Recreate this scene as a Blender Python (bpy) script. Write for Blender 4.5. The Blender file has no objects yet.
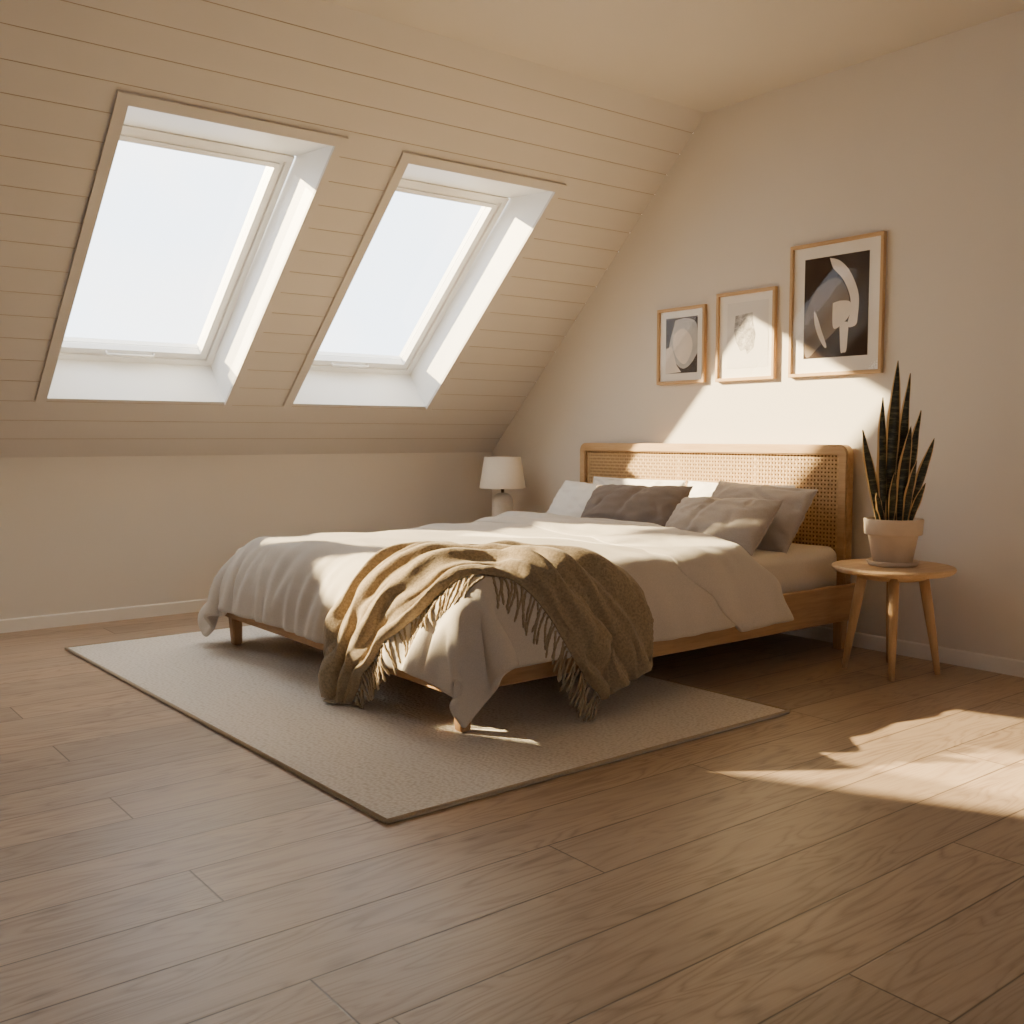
import bpy, bmesh, math, random
import numpy as np
from mathutils import Vector, Matrix, noise as mnoise
random.seed(7)
S = bpy.context.scene
COL = S.collection
PI = math.pi
rad = math.radians

# ------------------------------------------------------------------ helpers
def lin(c):
    out = []
    for v in c:
        v = v / 255.0
        out.append(v / 12.92 if v <= 0.04045 else ((v + 0.055) / 1.055) ** 2.4)
    return tuple(out) + (1.0,)

def link_mesh(name, bm, mat=None, parent=None, smooth=False, mats=None, recalc=True):
    me = bpy.data.meshes.new(name)
    if recalc: bmesh.ops.recalc_face_normals(bm, faces=bm.faces[:])
    bm.to_mesh(me); bm.free()
    return link_data(name, me, mat, parent, smooth, mats)

def link_data(name, me, mat=None, parent=None, smooth=False, mats=None):
    o = bpy.data.objects.new(name, me)
    COL.objects.link(o)
    for m in (mats or ([mat] if mat else [])):
        me.materials.append(m)
    if smooth:
        me.polygons.foreach_set('use_smooth', [True] * len(me.polygons))
    if parent:
        o.parent = parent
    return o

def tag(o, label=None, cat=None, group=None, kind=None):
    if label: o['label'] = label
    if cat: o['category'] = cat
    if group: o['group'] = group
    if kind: o['kind'] = kind
    return o

def empty(name, loc=(0, 0, 0), rz=0.0):
    o = bpy.data.objects.new(name, None)
    o.empty_display_size = 0.05
    COL.objects.link(o)
    o.location = loc
    o.rotation_euler = (0, 0, rz)
    return o

def add_box(bm, lo, hi, bev=0.0, seg=2):
    lo, hi = Vector(lo), Vector(hi)
    r = bmesh.ops.create_cube(bm, size=1.0)
    vs = r['verts']
    for v in vs:
        v.co = Vector(((lo[i] + hi[i]) / 2 + v.co[i] * (hi[i] - lo[i]) for i in range(3)))
    if bev > 0:
        es = list({e for v in vs for e in v.link_edges})
        bmesh.ops.bevel(bm, geom=es, offset=bev, segments=seg, profile=0.5, affect='EDGES')

def add_lathe(bm, prof, n=48, c=(0, 0, 0)):
    """prof: (r,z) list; r=0 ends are closed."""
    rings = []
    for r, z in prof:
        if r < 1e-6:
            rings.append([bm.verts.new((c[0], c[1], c[2] + z))])
        else:
            rings.append([bm.verts.new((c[0] + r * math.cos(2 * PI * i / n), c[1] + r * math.sin(2 * PI * i / n), c[2] + z)) for i in range(n)])
    for a, b in zip(rings, rings[1:]):
        for i in range(n):
            j = (i + 1) % n
            if len(a) == 1 and len(b) == 1: continue
            if len(a) == 1: bm.faces.new((a[0], b[i], b[j]))
            elif len(b) == 1: bm.faces.new((a[i], a[j], b[0]))
            else: bm.faces.new((a[i], a[j], b[j], b[i]))

def add_tube(bm, pts, radii, n=8, cap=True):
    pts = [Vector(p) for p in pts]
    if not hasattr(radii, '__len__'): radii = [radii] * len(pts)
    rings = []
    ref = Vector((0.31, 0.17, 0.93))
    for i, p in enumerate(pts):
        t = (pts[min(i + 1, len(pts) - 1)] - pts[max(i - 1, 0)]).normalized()
        a = t.cross(ref)
        if a.length < 1e-3: a = t.cross(Vector((1, 0, 0)))
        a.normalize(); b = t.cross(a)
        rings.append([bm.verts.new(p + (a * math.cos(2 * PI * k / n) + b * math.sin(2 * PI * k / n)) * radii[i]) for k in range(n)])
    for r0, r1 in zip(rings, rings[1:]):
        for k in range(n):
            bm.faces.new((r0[k], r0[(k + 1) % n], r1[(k + 1) % n], r1[k]))
    if cap:
        bm.faces.new(rings[0][::-1]); bm.faces.new(rings[-1])

def add_prism(bm, pts, z0, z1):
    lo = [bm.verts.new((x, y, z0)) for x, y in pts]
    hi = [bm.verts.new((x, y, z1)) for x, y in pts]
    n = len(pts)
    bm.faces.new(lo[::-1]); bm.faces.new(hi)
    for i in range(n):
        bm.faces.new((lo[i], lo[(i + 1) % n], hi[(i + 1) % n], hi[i]))

def catmull(pts, t):
    n = len(pts) - 1
    x = min(max(t, 0.0), 1.0) * n
    i = min(int(x), n - 1); f = x - i
    g = lambda k: np.array(pts[min(max(k, 0), n)], float)
    p0, p1, p2, p3 = g(i - 1), g(i), g(i + 1), g(i + 2)
    return 0.5 * ((2 * p1) + (-p0 + p2) * f + (2 * p0 - 5 * p1 + 4 * p2 - p3) * f * f + (-p0 + 3 * p1 - 3 * p2 + p3) * f ** 3)

# ------------------------------------------------------------------ materials
class NT:
    def __init__(s, name):
        s.m = bpy.data.materials.new(name); s.m.use_nodes = True
        s.t = s.m.node_tree; s.t.nodes.clear()
        s.out = s.new('ShaderNodeOutputMaterial')
        s.b = s.new('ShaderNodeBsdfPrincipled')
        s.t.links.new(s.b.outputs[0], s.out.inputs[0])
    def new(s, k, **kw):
        n = s.t.nodes.new(k)
        for a, v in kw.items(): setattr(n, a, v)
        return n
    def link(s, a, b): s.t.links.new(a, b)
    def put(s, sock, v):
        if hasattr(v, 'is_output') or isinstance(v, bpy.types.NodeSocket): s.link(v, sock)
        else: sock.default_value = v
    def math(s, op, a, b=None, c=None, clamp=False):
        n = s.new('ShaderNodeMath', operation=op); n.use_clamp = clamp
        s.put(n.inputs[0], a)
        if b is not None: s.put(n.inputs[1], b)
        if c is not None: s.put(n.inputs[2], c)
        return n.outputs[0]
    def pos(s): return s.new('ShaderNodeNewGeometry').outputs['Position']
    def obj(s): return s.new('ShaderNodeTexCoord').outputs['Object']
    def xyz(s, v):
        n = s.new('ShaderNodeSeparateXYZ'); s.link(v, n.inputs[0]); return n.outputs
    def comb(s, x, y, z):
        n = s.new('ShaderNodeCombineXYZ')
        for i, v in enumerate((x, y, z)): s.put(n.inputs[i], v)
        return n.outputs[0]
    def scale(s, v, sc):
        n = s.new('ShaderNodeVectorMath', operation='MULTIPLY'); s.link(v, n.inputs[0]); n.inputs[1].default_value = sc
        return n.outputs[0]
    def noise(s, v, scale, detail=3, rough=0.55, dist=0.0):
        n = s.new('ShaderNodeTexNoise'); s.link(v, n.inputs['Vector'])
        n.inputs['Scale'].default_value = scale; n.inputs['Detail'].default_value = detail
        n.inputs['Roughness'].default_value = rough; n.inputs['Distortion'].default_value = dist
        return n.outputs[0]
    def ramp(s, f, stops):
        n = s.new('ShaderNodeValToRGB'); s.link(f, n.inputs[0])
        el = n.color_ramp.elements
        while len(el) < len(stops): el.new(0.5)
        for e, (p, c) in zip(el, stops): e.position = p; e.color = c if len(c) == 4 else tuple(c) + (1,)
        return n.outputs[0]
    def mix(s, f, a, b, blend='MIX'):
        n = s.new('ShaderNodeMix', data_type='RGBA', blend_type=blend)
        s.put(n.inputs[0], f); s.put(n.inputs[6], a); s.put(n.inputs[7], b)
        return n.outputs[2]
    def bump(s, h, strength=0.3, dist=0.01):
        n = s.new('ShaderNodeBump'); s.link(h, n.inputs['Height'])
        n.inputs['Strength'].default_value = strength; n.inputs['Distance'].default_value = dist
        s.link(n.outputs[0], s.b.inputs['Normal'])
    def base(s, c): s.put(s.b.inputs['Base Color'], c)
    def rough(s, r): s.put(s.b.inputs['Roughness'], r)
    def spec(s, v): s.b.inputs['Specular IOR Level'].default_value = v

def mat_plain(name, c, rough=0.6, var=0.05, scale=6.0, bump=0.0, spec=0.3):
    n = NT(name); c = lin(c)
    f = n.noise(n.obj(), scale, 4)
    d = tuple(v * (1 - var) for v in c[:3]) + (1,); l = tuple(min(1, v * (1 + var)) for v in c[:3]) + (1,)
    n.base(n.ramp(f, [(0.3, d), (0.7, l)])); n.rough(rough); n.spec(spec)
    if bump: n.bump(n.noise(n.obj(), 180, 3), bump, 0.002)
    return n.m

def mat_fabric(name, c, c2=None, weave=900.0, bump=0.35, speck=0.12, sheen=0.15, rough=0.9):
    n = NT(name); c = lin(c)
    p = n.obj()
    big = n.noise(p, 5, 3); fine = n.noise(p, weave * 0.35, 2, 0.7)
    d = tuple(v * (1 - speck) for v in c[:3]) + (1,); l = tuple(min(1, v * (1 + speck)) for v in c[:3]) + (1,)
    col = n.ramp(fine, [(0.32, d), (0.68, l)])
    col = n.mix(n.math('MULTIPLY', big, 0.25), col, lin(c2) if c2 else d)
    n.base(col); n.rough(rough); n.spec(0.1)
    n.b.inputs['Sheen Weight'].default_value = sheen
    h = n.math('ADD', n.noise(p, weave * 0.5, 2), n.math('MULTIPLY', n.noise(p, 28, 3), 0.8))
    n.bump(h, bump, 0.003)
    return n.m

def mat_wood(name, light, dark, axis='x', scale=1.0, rough=0.5):
    n = NT(name); p = n.obj()
    sc = {'x': (1.2, 16, 16), 'y': (16, 1.2, 16), 'z': (16, 16, 1.2)}[axis]
    v = n.scale(p, tuple(a * scale for a in sc))
    f = n.noise(v, 1.6, 6, 0.6, 0.6)
    g = n.noise(n.scale(p, tuple(a * scale * 6 for a in sc)), 1.5, 3, 0.6)
    h = n.math('ADD', n.math('MULTIPLY', f, 0.72), n.math('MULTIPLY', g, 0.28))
    n.base(n.ramp(h, [(0.32, lin(dark)), (0.66, lin(light))])); n.rough(rough); n.spec(0.3)
    n.bump(g, 0.08, 0.002)
    return n.m

def mat_floor():
    n = NT('oak_floor'); p = n.pos(); x, y, z = n.xyz(p)
    W, L = 0.2112, 2.35
    ry = n.math('DIVIDE', n.math('SUBTRACT', y, 1.95), W)
    row = n.math('FLOOR', ry); fy = n.math('FRACT', ry)
    third = n.math('FRACT', n.math('DIVIDE', n.math('SUBTRACT', row, 0.98), 3.0))
    jit = n.math('MULTIPLY', n.math('LESS_THAN', row, -2.5), 0.84)
    off = n.math('ADD', n.math('ADD', n.math('MULTIPLY', third, L), 0.85), jit)
    rx = n.math('DIVIDE', n.math('SUBTRACT', x, off), L)
    idx = n.math('FLOOR', rx); fx = n.math('FRACT', rx)
    wn = n.new('ShaderNodeTexWhiteNoise', noise_dimensions='2D'); n.link(n.comb(row, idx, 0), wn.inputs['Vector'])
    rnd = wn.outputs['Value']
    # seams
    ey = n.math('MULTIPLY', n.math('MINIMUM', fy, n.math('SUBTRACT', 1.0, fy)), W)
    ex = n.math('MULTIPLY', n.math('MINIMUM', fx, n.math('SUBTRACT', 1.0, fx)), L)
    e = n.math('MINIMUM', ey, ex)
    seam = n.math('SUBTRACT', 1.0, n.math('SMOOTH_MIN', n.math('DIVIDE', e, 0.0036), 1.0, 0.3), clamp=True)
    # grain
    o = n.math('MULTIPLY', rnd, 37.0)
    v = n.comb(n.math('ADD', n.math('MULTIPLY', x, 0.9), o), n.math('MULTIPLY', y, 7.0), o)
    f = n.noise(v, 1.5, 2, 0.45, 0.35)
    wav = n.math('FRACT', n.math('MULTIPLY', f, 13.0))
    rings = n.math('POWER', n.math('SUBTRACT', 1.0, n.math('ABSOLUTE', n.math('SUBTRACT', n.math('MULTIPLY', wav, 2.0), 1.0))), 2.2)
    ringm = n.math('MULTIPLY', rings, n.math('MULTIPLY', n.noise(n.comb(n.math('ADD', n.math('MULTIPLY', x, 0.7), o), n.math('MULTIPLY', y, 2.5), o), 1.3, 2), 0.50))
    v2 = n.comb(n.math('ADD', n.math('MULTIPLY', x, 7.0), o), n.math('MULTIPLY', y, 170.0), o)
    g = n.noise(v2, 1.0, 4, 0.65)
    v3 = n.comb(n.math('ADD', n.math('MULTIPLY', x, 1.3), o), n.math('MULTIPLY', y, 14.0), o)
    g2 = n.noise(v3, 1.0, 3, 0.5)
    h = n.math('SUBTRACT', n.math('ADD', n.math('MULTIPLY', g2, 0.42), n.math('MULTIPLY', g, 0.58)), ringm)
    col = n.ramp(h, [(0.10, lin((134, 111, 92))), (0.46, lin((167, 144, 121))), (0.80, lin((182, 160, 137)))])
    tint = n.ramp(rnd, [(0.0, (0.84, 0.84, 0.85, 1)), (0.5, (1, 1, 1, 1)), (1.0, (1.10, 1.08, 1.05, 1))])
    col = n.mix(1.0, col, tint, 'MULTIPLY')
    # knots
    vk = n.comb(n.math('ADD', n.math('MULTIPLY', x, 1.0), o), n.math('MULTIPLY', y, 2.6), 0.0)
    vo = n.new('ShaderNodeTexVoronoi', feature='F1', voronoi_dimensions='2D'); n.link(vk, vo.inputs['Vector']); vo.inputs['Scale'].default_value = 1.25
    kn = n.math('SUBTRACT', 1.0, n.math('MULTIPLY', n.math('ADD', vo.outputs['Distance'], n.math('MULTIPLY', n.math('SUBTRACT', g, 0.5), 0.05)), 17.0), clamp=True)
    col = n.mix(n.math('MULTIPLY', kn, 0.5), col, lin((88, 64, 48)))
    col = n.mix(n.math('MULTIPLY', seam, 0.95), col, lin((58, 42, 30)))
    n.base(col); n.spec(0.5)
    n.rough(n.math('ADD', 0.34, n.math('MULTIPLY', g, 0.12)))
    hh = n.math('SUBTRACT', n.math('MULTIPLY', g, 0.12), seam)
    n.bump(hh, 0.35, 0.0015)
    return n.m

def mat_rug():
    n = NT('woven_rug'); p = n.pos()
    x, y, z = n.xyz(p)
    wob = n.noise(p, 9, 2)
    v = n.comb(n.math('MULTIPLY', x, 62.0), n.math('MULTIPLY', n.math('ADD', y, n.math('MULTIPLY', wob, 0.012)), 105.0), 0.0)
    vo = n.new('ShaderNodeTexVoronoi', feature='F1', voronoi_dimensions='2D'); n.link(v, vo.inputs['Vector']); vo.inputs['Scale'].default_value = 1.0
    vo.inputs['Randomness'].default_value = 0.75
    d = vo.outputs['Distance']
    fine = n.noise(p, 420, 2)
    col = n.ramp(n.math('ADD', n.math('MULTIPLY', d, 0.75), n.math('MULTIPLY', fine, 0.35)), [(0.15, lin((238, 231, 221))), (0.9, lin((200, 188, 173)))])
    col = n.mix(n.math('MULTIPLY', n.noise(p, 2.2, 3), 0.18), col, lin((198, 184, 166)))
    n.base(col); n.rough(0.95); n.spec(0.05)
    n.bump(n.math('SUBTRACT', 1.0, n.math('ADD', d, n.math('MULTIPLY', fine, 0.25))), 0.8, 0.004)
    return n.m

def mat_glass(name, refl=1.0):
    n = NT(name)
    tr = n.new('ShaderNodeBsdfTransparent'); gl = n.new('ShaderNodeBsdfGlossy')
    gl.inputs['Roughness'].default_value = 0.02
    lw = n.new('ShaderNodeLayerWeight'); lw.inputs['Blend'].default_value = 0.5
    sch = n.math('MULTIPLY', n.math('ADD', 0.045, n.math('MULTIPLY', n.math('POWER', lw.outputs['Facing'], 5.0), 0.95)), refl)
    mx = n.new('ShaderNodeMixShader')
    n.link(sch, mx.inputs[0]); n.link(tr.outputs[0], mx.inputs[1]); n.link(gl.outputs[0], mx.inputs[2])
    n.link(mx.outputs[0], n.out.inputs[0])
    n.t.nodes.remove(n.b)
    return n.m

def mat_leaf():
    n = NT('snake_plant_leaf'); p = n.obj()
    at = n.new('ShaderNodeAttribute'); at.attribute_name = 'edge'
    x, y, z = n.xyz(p)
    band = n.noise(n.comb(n.math('MULTIPLY', x, 14.0), n.math('MULTIPLY', y, 14.0), n.math('MULTIPLY', z, 75.0)), 1.0, 4, 0.7, 0.6)
    col = n.ramp(band, [(0.36, lin((30, 30, 20))), (0.5, lin((46, 46, 30))), (0.66, lin((92, 88, 62)))])
    m = n.math('GREATER_THAN', at.outputs['Fac'], 0.80)
    col = n.mix(m, col, lin((196, 160, 108)))
    n.base(col); n.rough(0.42); n.spec(0.4)
    return n.m

M = {}
M['wall'] = mat_plain('wall_paint', (221, 213, 203), 0.85, 0.015, 1.5, 0.05, 0.15)
M['ceil'] = mat_plain('ceiling_paint', (208, 201, 193), 0.85, 0.015, 1.5, 0.05, 0.15)
M['board'] = mat_plain('painted_board', (211, 204, 196), 0.62, 0.02, 2.0, 0.04, 0.25)
M['groove'] = mat_plain('board_groove', (176, 156, 136), 0.8, 0.02, 2.0, 0, 0.1)
M['white'] = mat_plain('white_trim_paint', (236, 230, 222), 0.5, 0.01, 2.0, 0, 0.3)
M['sashwhite'] = mat_plain('window_white_paint', (240, 238, 234), 0.45, 0.01, 2.0, 0, 0.35)
M['floor'] = mat_floor()
M['rug'] = mat_rug()
M['rugedge'] = mat_fabric('rug_binding', (170, 150, 124), weave=500)
M['wood_x'] = mat_wood('oak_along_x', (192, 154, 114), (158, 120, 84), 'x')
M['wood_y'] = mat_wood('oak_along_y', (192, 154, 114), (158, 120, 84), 'y')
M['wood_z'] = mat_wood('oak_upright', (192, 154, 114), (158, 120, 84), 'z')
M['frame_y'] = mat_wood('frame_oak_y', (206, 172, 130), (180, 144, 102), 'y')
M['frame_z'] = mat_wood('frame_oak_z', (206, 172, 130), (180, 144, 102), 'z')
M['table'] = mat_wood('table_oak', (212, 180, 142), (188, 154, 116), 'x')
M['table_leg'] = mat_wood('table_leg_oak', (204, 168, 126), (176, 138, 98), 'z')
M['cane'] = mat_plain('woven_cane', (204, 170, 124), 0.6, 0.12, 60, 0.1, 0.25)
M['duvet'] = mat_fabric('duvet_linen', (196, 186, 174), (182, 170, 156), bump=0.3)
M['sheet'] = mat_fabric('fitted_sheet', (214, 200, 180), bump=0.2)
M['throw'] = mat_fabric('throw_wool', (150, 133, 109), (126, 109, 87), weave=320, bump=0.6, speck=0.25)
M['fringe'] = mat_fabric('throw_fringe', (154, 137, 113), (130, 113, 90), weave=700, bump=0.4, speck=0.2)
M['p_white'] = mat_fabric('pillow_white', (232, 227, 220), bump=0.25, speck=0.06)
M['p_grey'] = mat_fabric('pillow_grey', (180, 168, 156), bump=0.35)
M['p_dark'] = mat_fabric('cushion_dark', (124, 112, 104), bump=0.45, speck=0.16)
M['ceramic'] = mat_plain('lamp_ceramic', (222, 214, 204), 0.55, 0.05, 30, 0.1, 0.35)
M['shade'] = mat_fabric('lamp_shade_linen', (232, 220, 202), weave=600, bump=0.2, speck=0.05)
M['brass'] = mat_plain('dark_brass', (96, 74, 50), 0.4, 0.1, 10, 0, 0.5)
M['pot'] = mat_plain('pot_clay', (206, 186, 164), 0.75, 0.06, 14, 0.15, 0.2)
M['soil'] = mat_plain('soil', (52, 38, 28), 0.95, 0.4, 60, 0.6, 0.1)
M['leaf'] = mat_leaf()
M['glass'] = mat_glass('window_glass', 1.0)
M['pglass'] = mat_glass('picture_glass', 0.5)
M['mat'] = mat_plain('mat_board', (238, 232, 224), 0.85, 0.01, 4, 0, 0.1)
M['ink'] = mat_plain('art_dark_brown', (58, 44, 36), 0.8, 0.15, 12, 0, 0.1)
M['ink_reflect'] = mat_plain('art_painted_reflection', (120, 106, 94), 0.8, 0.15, 9, 0, 0.1)  # lighter reflection on the largest print's glass, painted in as colour
M['bone'] = mat_plain('art_bone_white', (226, 214, 202), 0.8, 0.06, 14, 0, 0.1)
M['greywash'] = mat_plain('art_grey_wash', (186, 180, 176), 0.8, 0.12, 22, 0, 0.1)
M['paper'] = mat_plain('art_paper', (226, 220, 214), 0.85, 0.01, 4, 0, 0.1)
def mat_sketch():
    n = NT('art_pencil_texture'); f = n.noise(n.obj(), 34, 5, 0.7, 0.8)
    n.base(n.ramp(f, [(0.3, lin((120, 116, 116))), (0.5, lin((178, 172, 168))), (0.68, lin((222, 216, 210)))])); n.rough(0.85); n.spec(0.1)
    return n.m
M['sketch'] = mat_sketch()

# ------------------------------------------------------------------ camera
CAM_H = 1.05
c0 = 512.0; hz = 437.0; V1x, V2x = 1812.0, -288.0
F = math.sqrt((V1x - c0) * (c0 - V2x) - (c0 - hz) ** 2)
dX = np.array([V1x - c0, hz - c0, F]); dX /= np.linalg.norm(dX)
dY = np.array([V2x - c0, hz - c0, F]); dY /= np.linalg.norm(dY)
dZ = np.cross(dX, dY)
if dZ[1] > 0: dZ = -dZ
RW = np.stack([dX, dY, dZ])           # camera (right, down, forward) -> world
cam_d = bpy.data.cameras.new('camera'); cam = bpy.data.objects.new('camera', cam_d); COL.objects.link(cam)
cam_d.sensor_width = 36.0; cam_d.lens = F / 1024.0 * 36.0
right, down, fwd = Vector(RW[:, 0]), Vector(RW[:, 1]), Vector(RW[:, 2])
mw = Matrix.Identity(4)
for i in range(3):
    mw[i][0] = right[i]; mw[i][1] = -down[i]; mw[i][2] = -fwd[i]
mw[0][3], mw[1][3], mw[2][3] = 0, 0, CAM_H
cam.matrix_world = mw
S.camera = cam
rh = Vector((right.x, right.y, 0)).normalized()

# ------------------------------------------------------------------ room
XW, YW, ZK = 4.48, 5.95, 0.94         # headboard wall, knee wall, knee height
YC, ZC = 3.944, 2.867                 # line where slope meets ceiling
X0, Y0 = -3.2, -3.4                   # unseen back of the room
k0 = Vector((0, YW, ZK)); U = Vector((0, YC - YW, ZC - ZK)); SL = U.length; U.normalize()
NN = Vector((0, U.z, -U.y))           # outward normal of the roof
def sp(x, s, d=0.0): return Vector((x, 0, 0)) + k0 + U * s + NN * d

def plane(name, pts, mat):
    bm = bmesh.new(); bm.faces.new([bm.verts.new(p) for p in pts])
    return tag(link_mesh(name, bm, mat), kind='structure')

plane('floor', [(X0, Y0, 0), (XW, Y0, 0), (XW, YW, 0), (X0, YW, 0)], M['floor'])
plane('wall_left', [(X0, YW, 0), (XW, YW, 0), (XW, YW, ZK), (X0, YW, ZK)], M['wall'])
plane('wall_right', [(XW, Y0, 0), (XW, YW, 0), (XW, YW, ZK), (XW, YC, ZC), (XW, Y0, ZC)], M['wall'])
plane('ceiling', [(X0, Y0, ZC), (XW, Y0, ZC), (XW, YC, ZC), (X0, YC, ZC)], M['ceil'])
plane('wall_far_left', [(X0, Y0, 0), (X0, YW, 0), (X0, YW, ZK), (X0, YC, ZC), (X0, Y0, ZC)], M['wall'])

# back wall with an unglazed opening added to let in fill light (behind the photographer)
BO = (-0.6, 0.8, 0.9, 2.2)
bm = bmesh.new()
for a, b, c_, d in ((X0, BO[0], 0, ZC), (BO[1], XW, 0, ZC), (BO[0], BO[1], 0, BO[2]), (BO[0], BO[1], BO[3], ZC)):
    bm.faces.new([bm.verts.new(p) for p in ((a, Y0, c_), (b, Y0, c_), (b, Y0, d), (a, Y0, d))])
tag(link_mesh('wall_back', bm, M['wall']), kind='structure')

# windows: x_left, x_right, s_bottom, s_top (at the middle of the height), shear
D = 0.30; SH = 0.034
WIN = [(1.392, 2.350, 0.446, 2.152), (2.766, 3.727, 0.446, 2.138), (-0.15, 0.86, 0.446, 1.86)]  # last one is unseen, placed and sized for the sun it throws
def wx(x, s): return x + SH * (s - 1.3)

# sloped ceiling of painted boards, cut around the windows
bm = bmesh.new(); BW = 0.1393; GW = 0.003; GD = 0.0025
def strip(xa, xb, s0, s1, d0, d1, mi):
    """xa/xb: functions of s"""
    f = bm.faces.new([bm.verts.new(sp(xa(s0), s0, d0)), bm.verts.new(sp(xb(s0), s0, d0)), bm.verts.new(sp(xb(s1), s1, d1)), bm.verts.new(sp(xa(s1), s1, d1))])
    f.material_index = mi
def row(s0, s1, d0, d1, mi):
    cuts = sorted({s0, s1} | {w[i] for w in WIN for i in (2, 3) if s0 < w[i] < s1})
    for a, b in zip(cuts, cuts[1:]):
        mid = (a + b) / 2
        holes = sorted([(w[0], w[1]) for w in WIN if w[2] < mid < w[3]])
        xs = [lambda s: X0]
        for h in holes:
            xs += [lambda s, q=h[0]: wx(q, s), lambda s, q=h[1]: wx(q, s)]
        xs.append(lambda s: XW)
        fa = d0 + (d1 - d0) * (a - s0) / (s1 - s0); fb = d0 + (d1 - d0) * (b - s0) / (s1 - s0)
        for i in range(0, len(xs), 2):
            strip(xs[i], xs[i + 1], a, b, fa, fb, mi)
nb = int(SL / BW) + 1; ph = 2.0946 - 15 * BW
s = 0.0; edges = [ph + BW * i for i in range(0, 22) if 0.02 < ph + BW * i < SL - 0.01]
prev = 0.0
for e in edges + [SL]:
    top = e - GW / 2 if e < SL else SL
    row(prev, top, 0, 0, 0)
    if e < SL:
        row(top, e, 0, GD, 1); row(e, e + GW / 2, GD, 0, 1)
        prev = e + GW / 2
tag(link_mesh('ceiling_slope', bm, mats=[M['board'], M['groove']], recalc=False), kind='structure')

def build_window(n, w, full=True):
    xl, xr, sb, st = w
    ib, it = 0.457, st - 0.268        # inner rebate heights at depth D
    bm = bmesh.new()
    O = [sp(wx(xl, sb), sb), sp(wx(xr, sb), sb), sp(wx(xr, st), st), sp(wx(xl, st), st)]
    I = [sp(wx(xl, sb), ib, D), sp(wx(xr, sb), ib, D), sp(wx(xr, st), it, D), sp(wx(xl, st), it, D)]
    vo = [bm.verts.new(p) for p in O]; vi = [bm.verts.new(p) for p in I]
    for i in range(4):
        bm.faces.new((vo[i], vo[(i + 1) % 4], vi[(i + 1) % 4], vi[i]))
    win = tag(link_mesh('window_%d' % n, bm, M['sashwhite']), kind='structure')
    def ring(bm, m0, m1, d0, d1):
        """rectangular ring: outer inset m0, inner inset m1, between depths d0<d1"""
        def rect(m, d):
            return [bm.verts.new(sp(wx(xl, ib if k < 2 else it) + m if k in (0, 3) else wx(xr, ib if k < 2 else it) - m, ib + m if k < 2 else it - m, d)) for k in range(4)]
        a, b, c_, e = rect(m0, d0), rect(m1, d0), rect(m0, d1), rect(m1, d1)
        for i in range(4):
            j = (i + 1) % 4
            for q in ((a[i], a[j], b[j], b[i]), (b[i], b[j], e[j], e[i]), (c_[i], c_[j], e[j], e[i]), (a[i], a[j], c_[j], c_[i])):
                bm.faces.new(q)
    bm = bmesh.new(); ring(bm, 0.0, 0.034, D - 0.012, D + 0.05); link_mesh('frame', bm, M['sashwhite'], win)
    bm = bmesh.new(); ring(bm, 0.036, 0.056, D + 0.004, D + 0.045); ring(bm, 0.058, 0.082, D - 0.004, D + 0.03); ring(bm, 0.030, 0.082, D + 0.03, D + 0.042)
    sash = link_mesh('sash', bm, M['sashwhite'], win)
    bm = bmesh.new(); ring(bm, 0.0, 0.078, D + 0.052, D + 0.085); link_mesh('outer_frame', bm, M['sashwhite'], win)
    bm = bmesh.new()
    bm.faces.new([bm.verts.new(p) for p in (sp(wx(xl, ib) + 0.07, ib + 0.07, D + 0.036), sp(wx(xr, ib) - 0.07, ib + 0.07, D + 0.036), sp(wx(xr, it) - 0.07, it - 0.07, D + 0.036), sp(wx(xl, it) + 0.07, it - 0.07, D + 0.036))])
    link_mesh('pane', bm, M['glass'], win)
    # slim handle on the lower sash rail
    bm = bmesh.new(); xm = (wx(xl, ib) + wx(xr, ib)) / 2
    pts = []
    for xx, dd in ((-0.13, -0.004), (-0.125, -0.028), (0.125, -0.028), (0.13, -0.004)):
        pts.append(sp(xm + xx, ib + 0.068, D + dd))
    add_tube(bm, pts, 0.007, 8); link_mesh('handle', bm, M['sashwhite'], win, True)
    # flat casing round the opening: both sides and the top
    bm = bmesh.new(); cw = 0.052; ct = 0.016
    def bar(p):
        lo = [bm.verts.new(sp(x_, s_, -0.0005)) for x_, s_ in p]; hi = [bm.verts.new(sp(x_, s_, -ct)) for x_, s_ in p]
        bm.faces.new(hi)
        for i in range(4): bm.faces.new((lo[i], lo[(i + 1) % 4], hi[(i + 1) % 4], hi[i]))
    bar([(wx(xl, sb) - cw, sb - 0.01), (wx(xl, sb), sb - 0.01), (wx(xl, st), st), (wx(xl, st) - cw, st)])
    bar([(wx(xr, sb), sb - 0.01), (wx(xr, sb) + cw * 0.8, sb - 0.01), (wx(xr, st) + cw * 0.8, st), (wx(xr, st), st)])
    bar([(wx(xl, st) - cw, st), (wx(xr, st) + cw, st), (wx(xr, st) + cw, st + cw), (wx(xl, st) - cw, st + cw)])
    link_mesh('casing', bm, M['board'], win)
for i, w in enumerate(WIN):
    build_window(i + 1, w)

pc_ = sp(1.90, 1.45, 0.36) - Vector((1.0, -1.36, -0.74)).normalized() * 2.4  # slab added out of view to keep sun off table, pot and pillow
bm = bmesh.new(); add_box(bm, (-0.18, -0.62, -0.03), (0.18, 0.62, 0.03), 0.01)
for v in bm.verts:
    v.co = pc_ + Vector((v.co.x, 0, 0)) + U * v.co.y + NN * v.co.z
def strut(p):
    add_tube(bm, [p, p - NN * 0.9], 0.015, 8)
strut(pc_ + U * 0.4); strut(pc_ - U * 0.4)
tag(link_mesh('sun_blocker', bm, M['white']), kind='structure')

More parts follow.
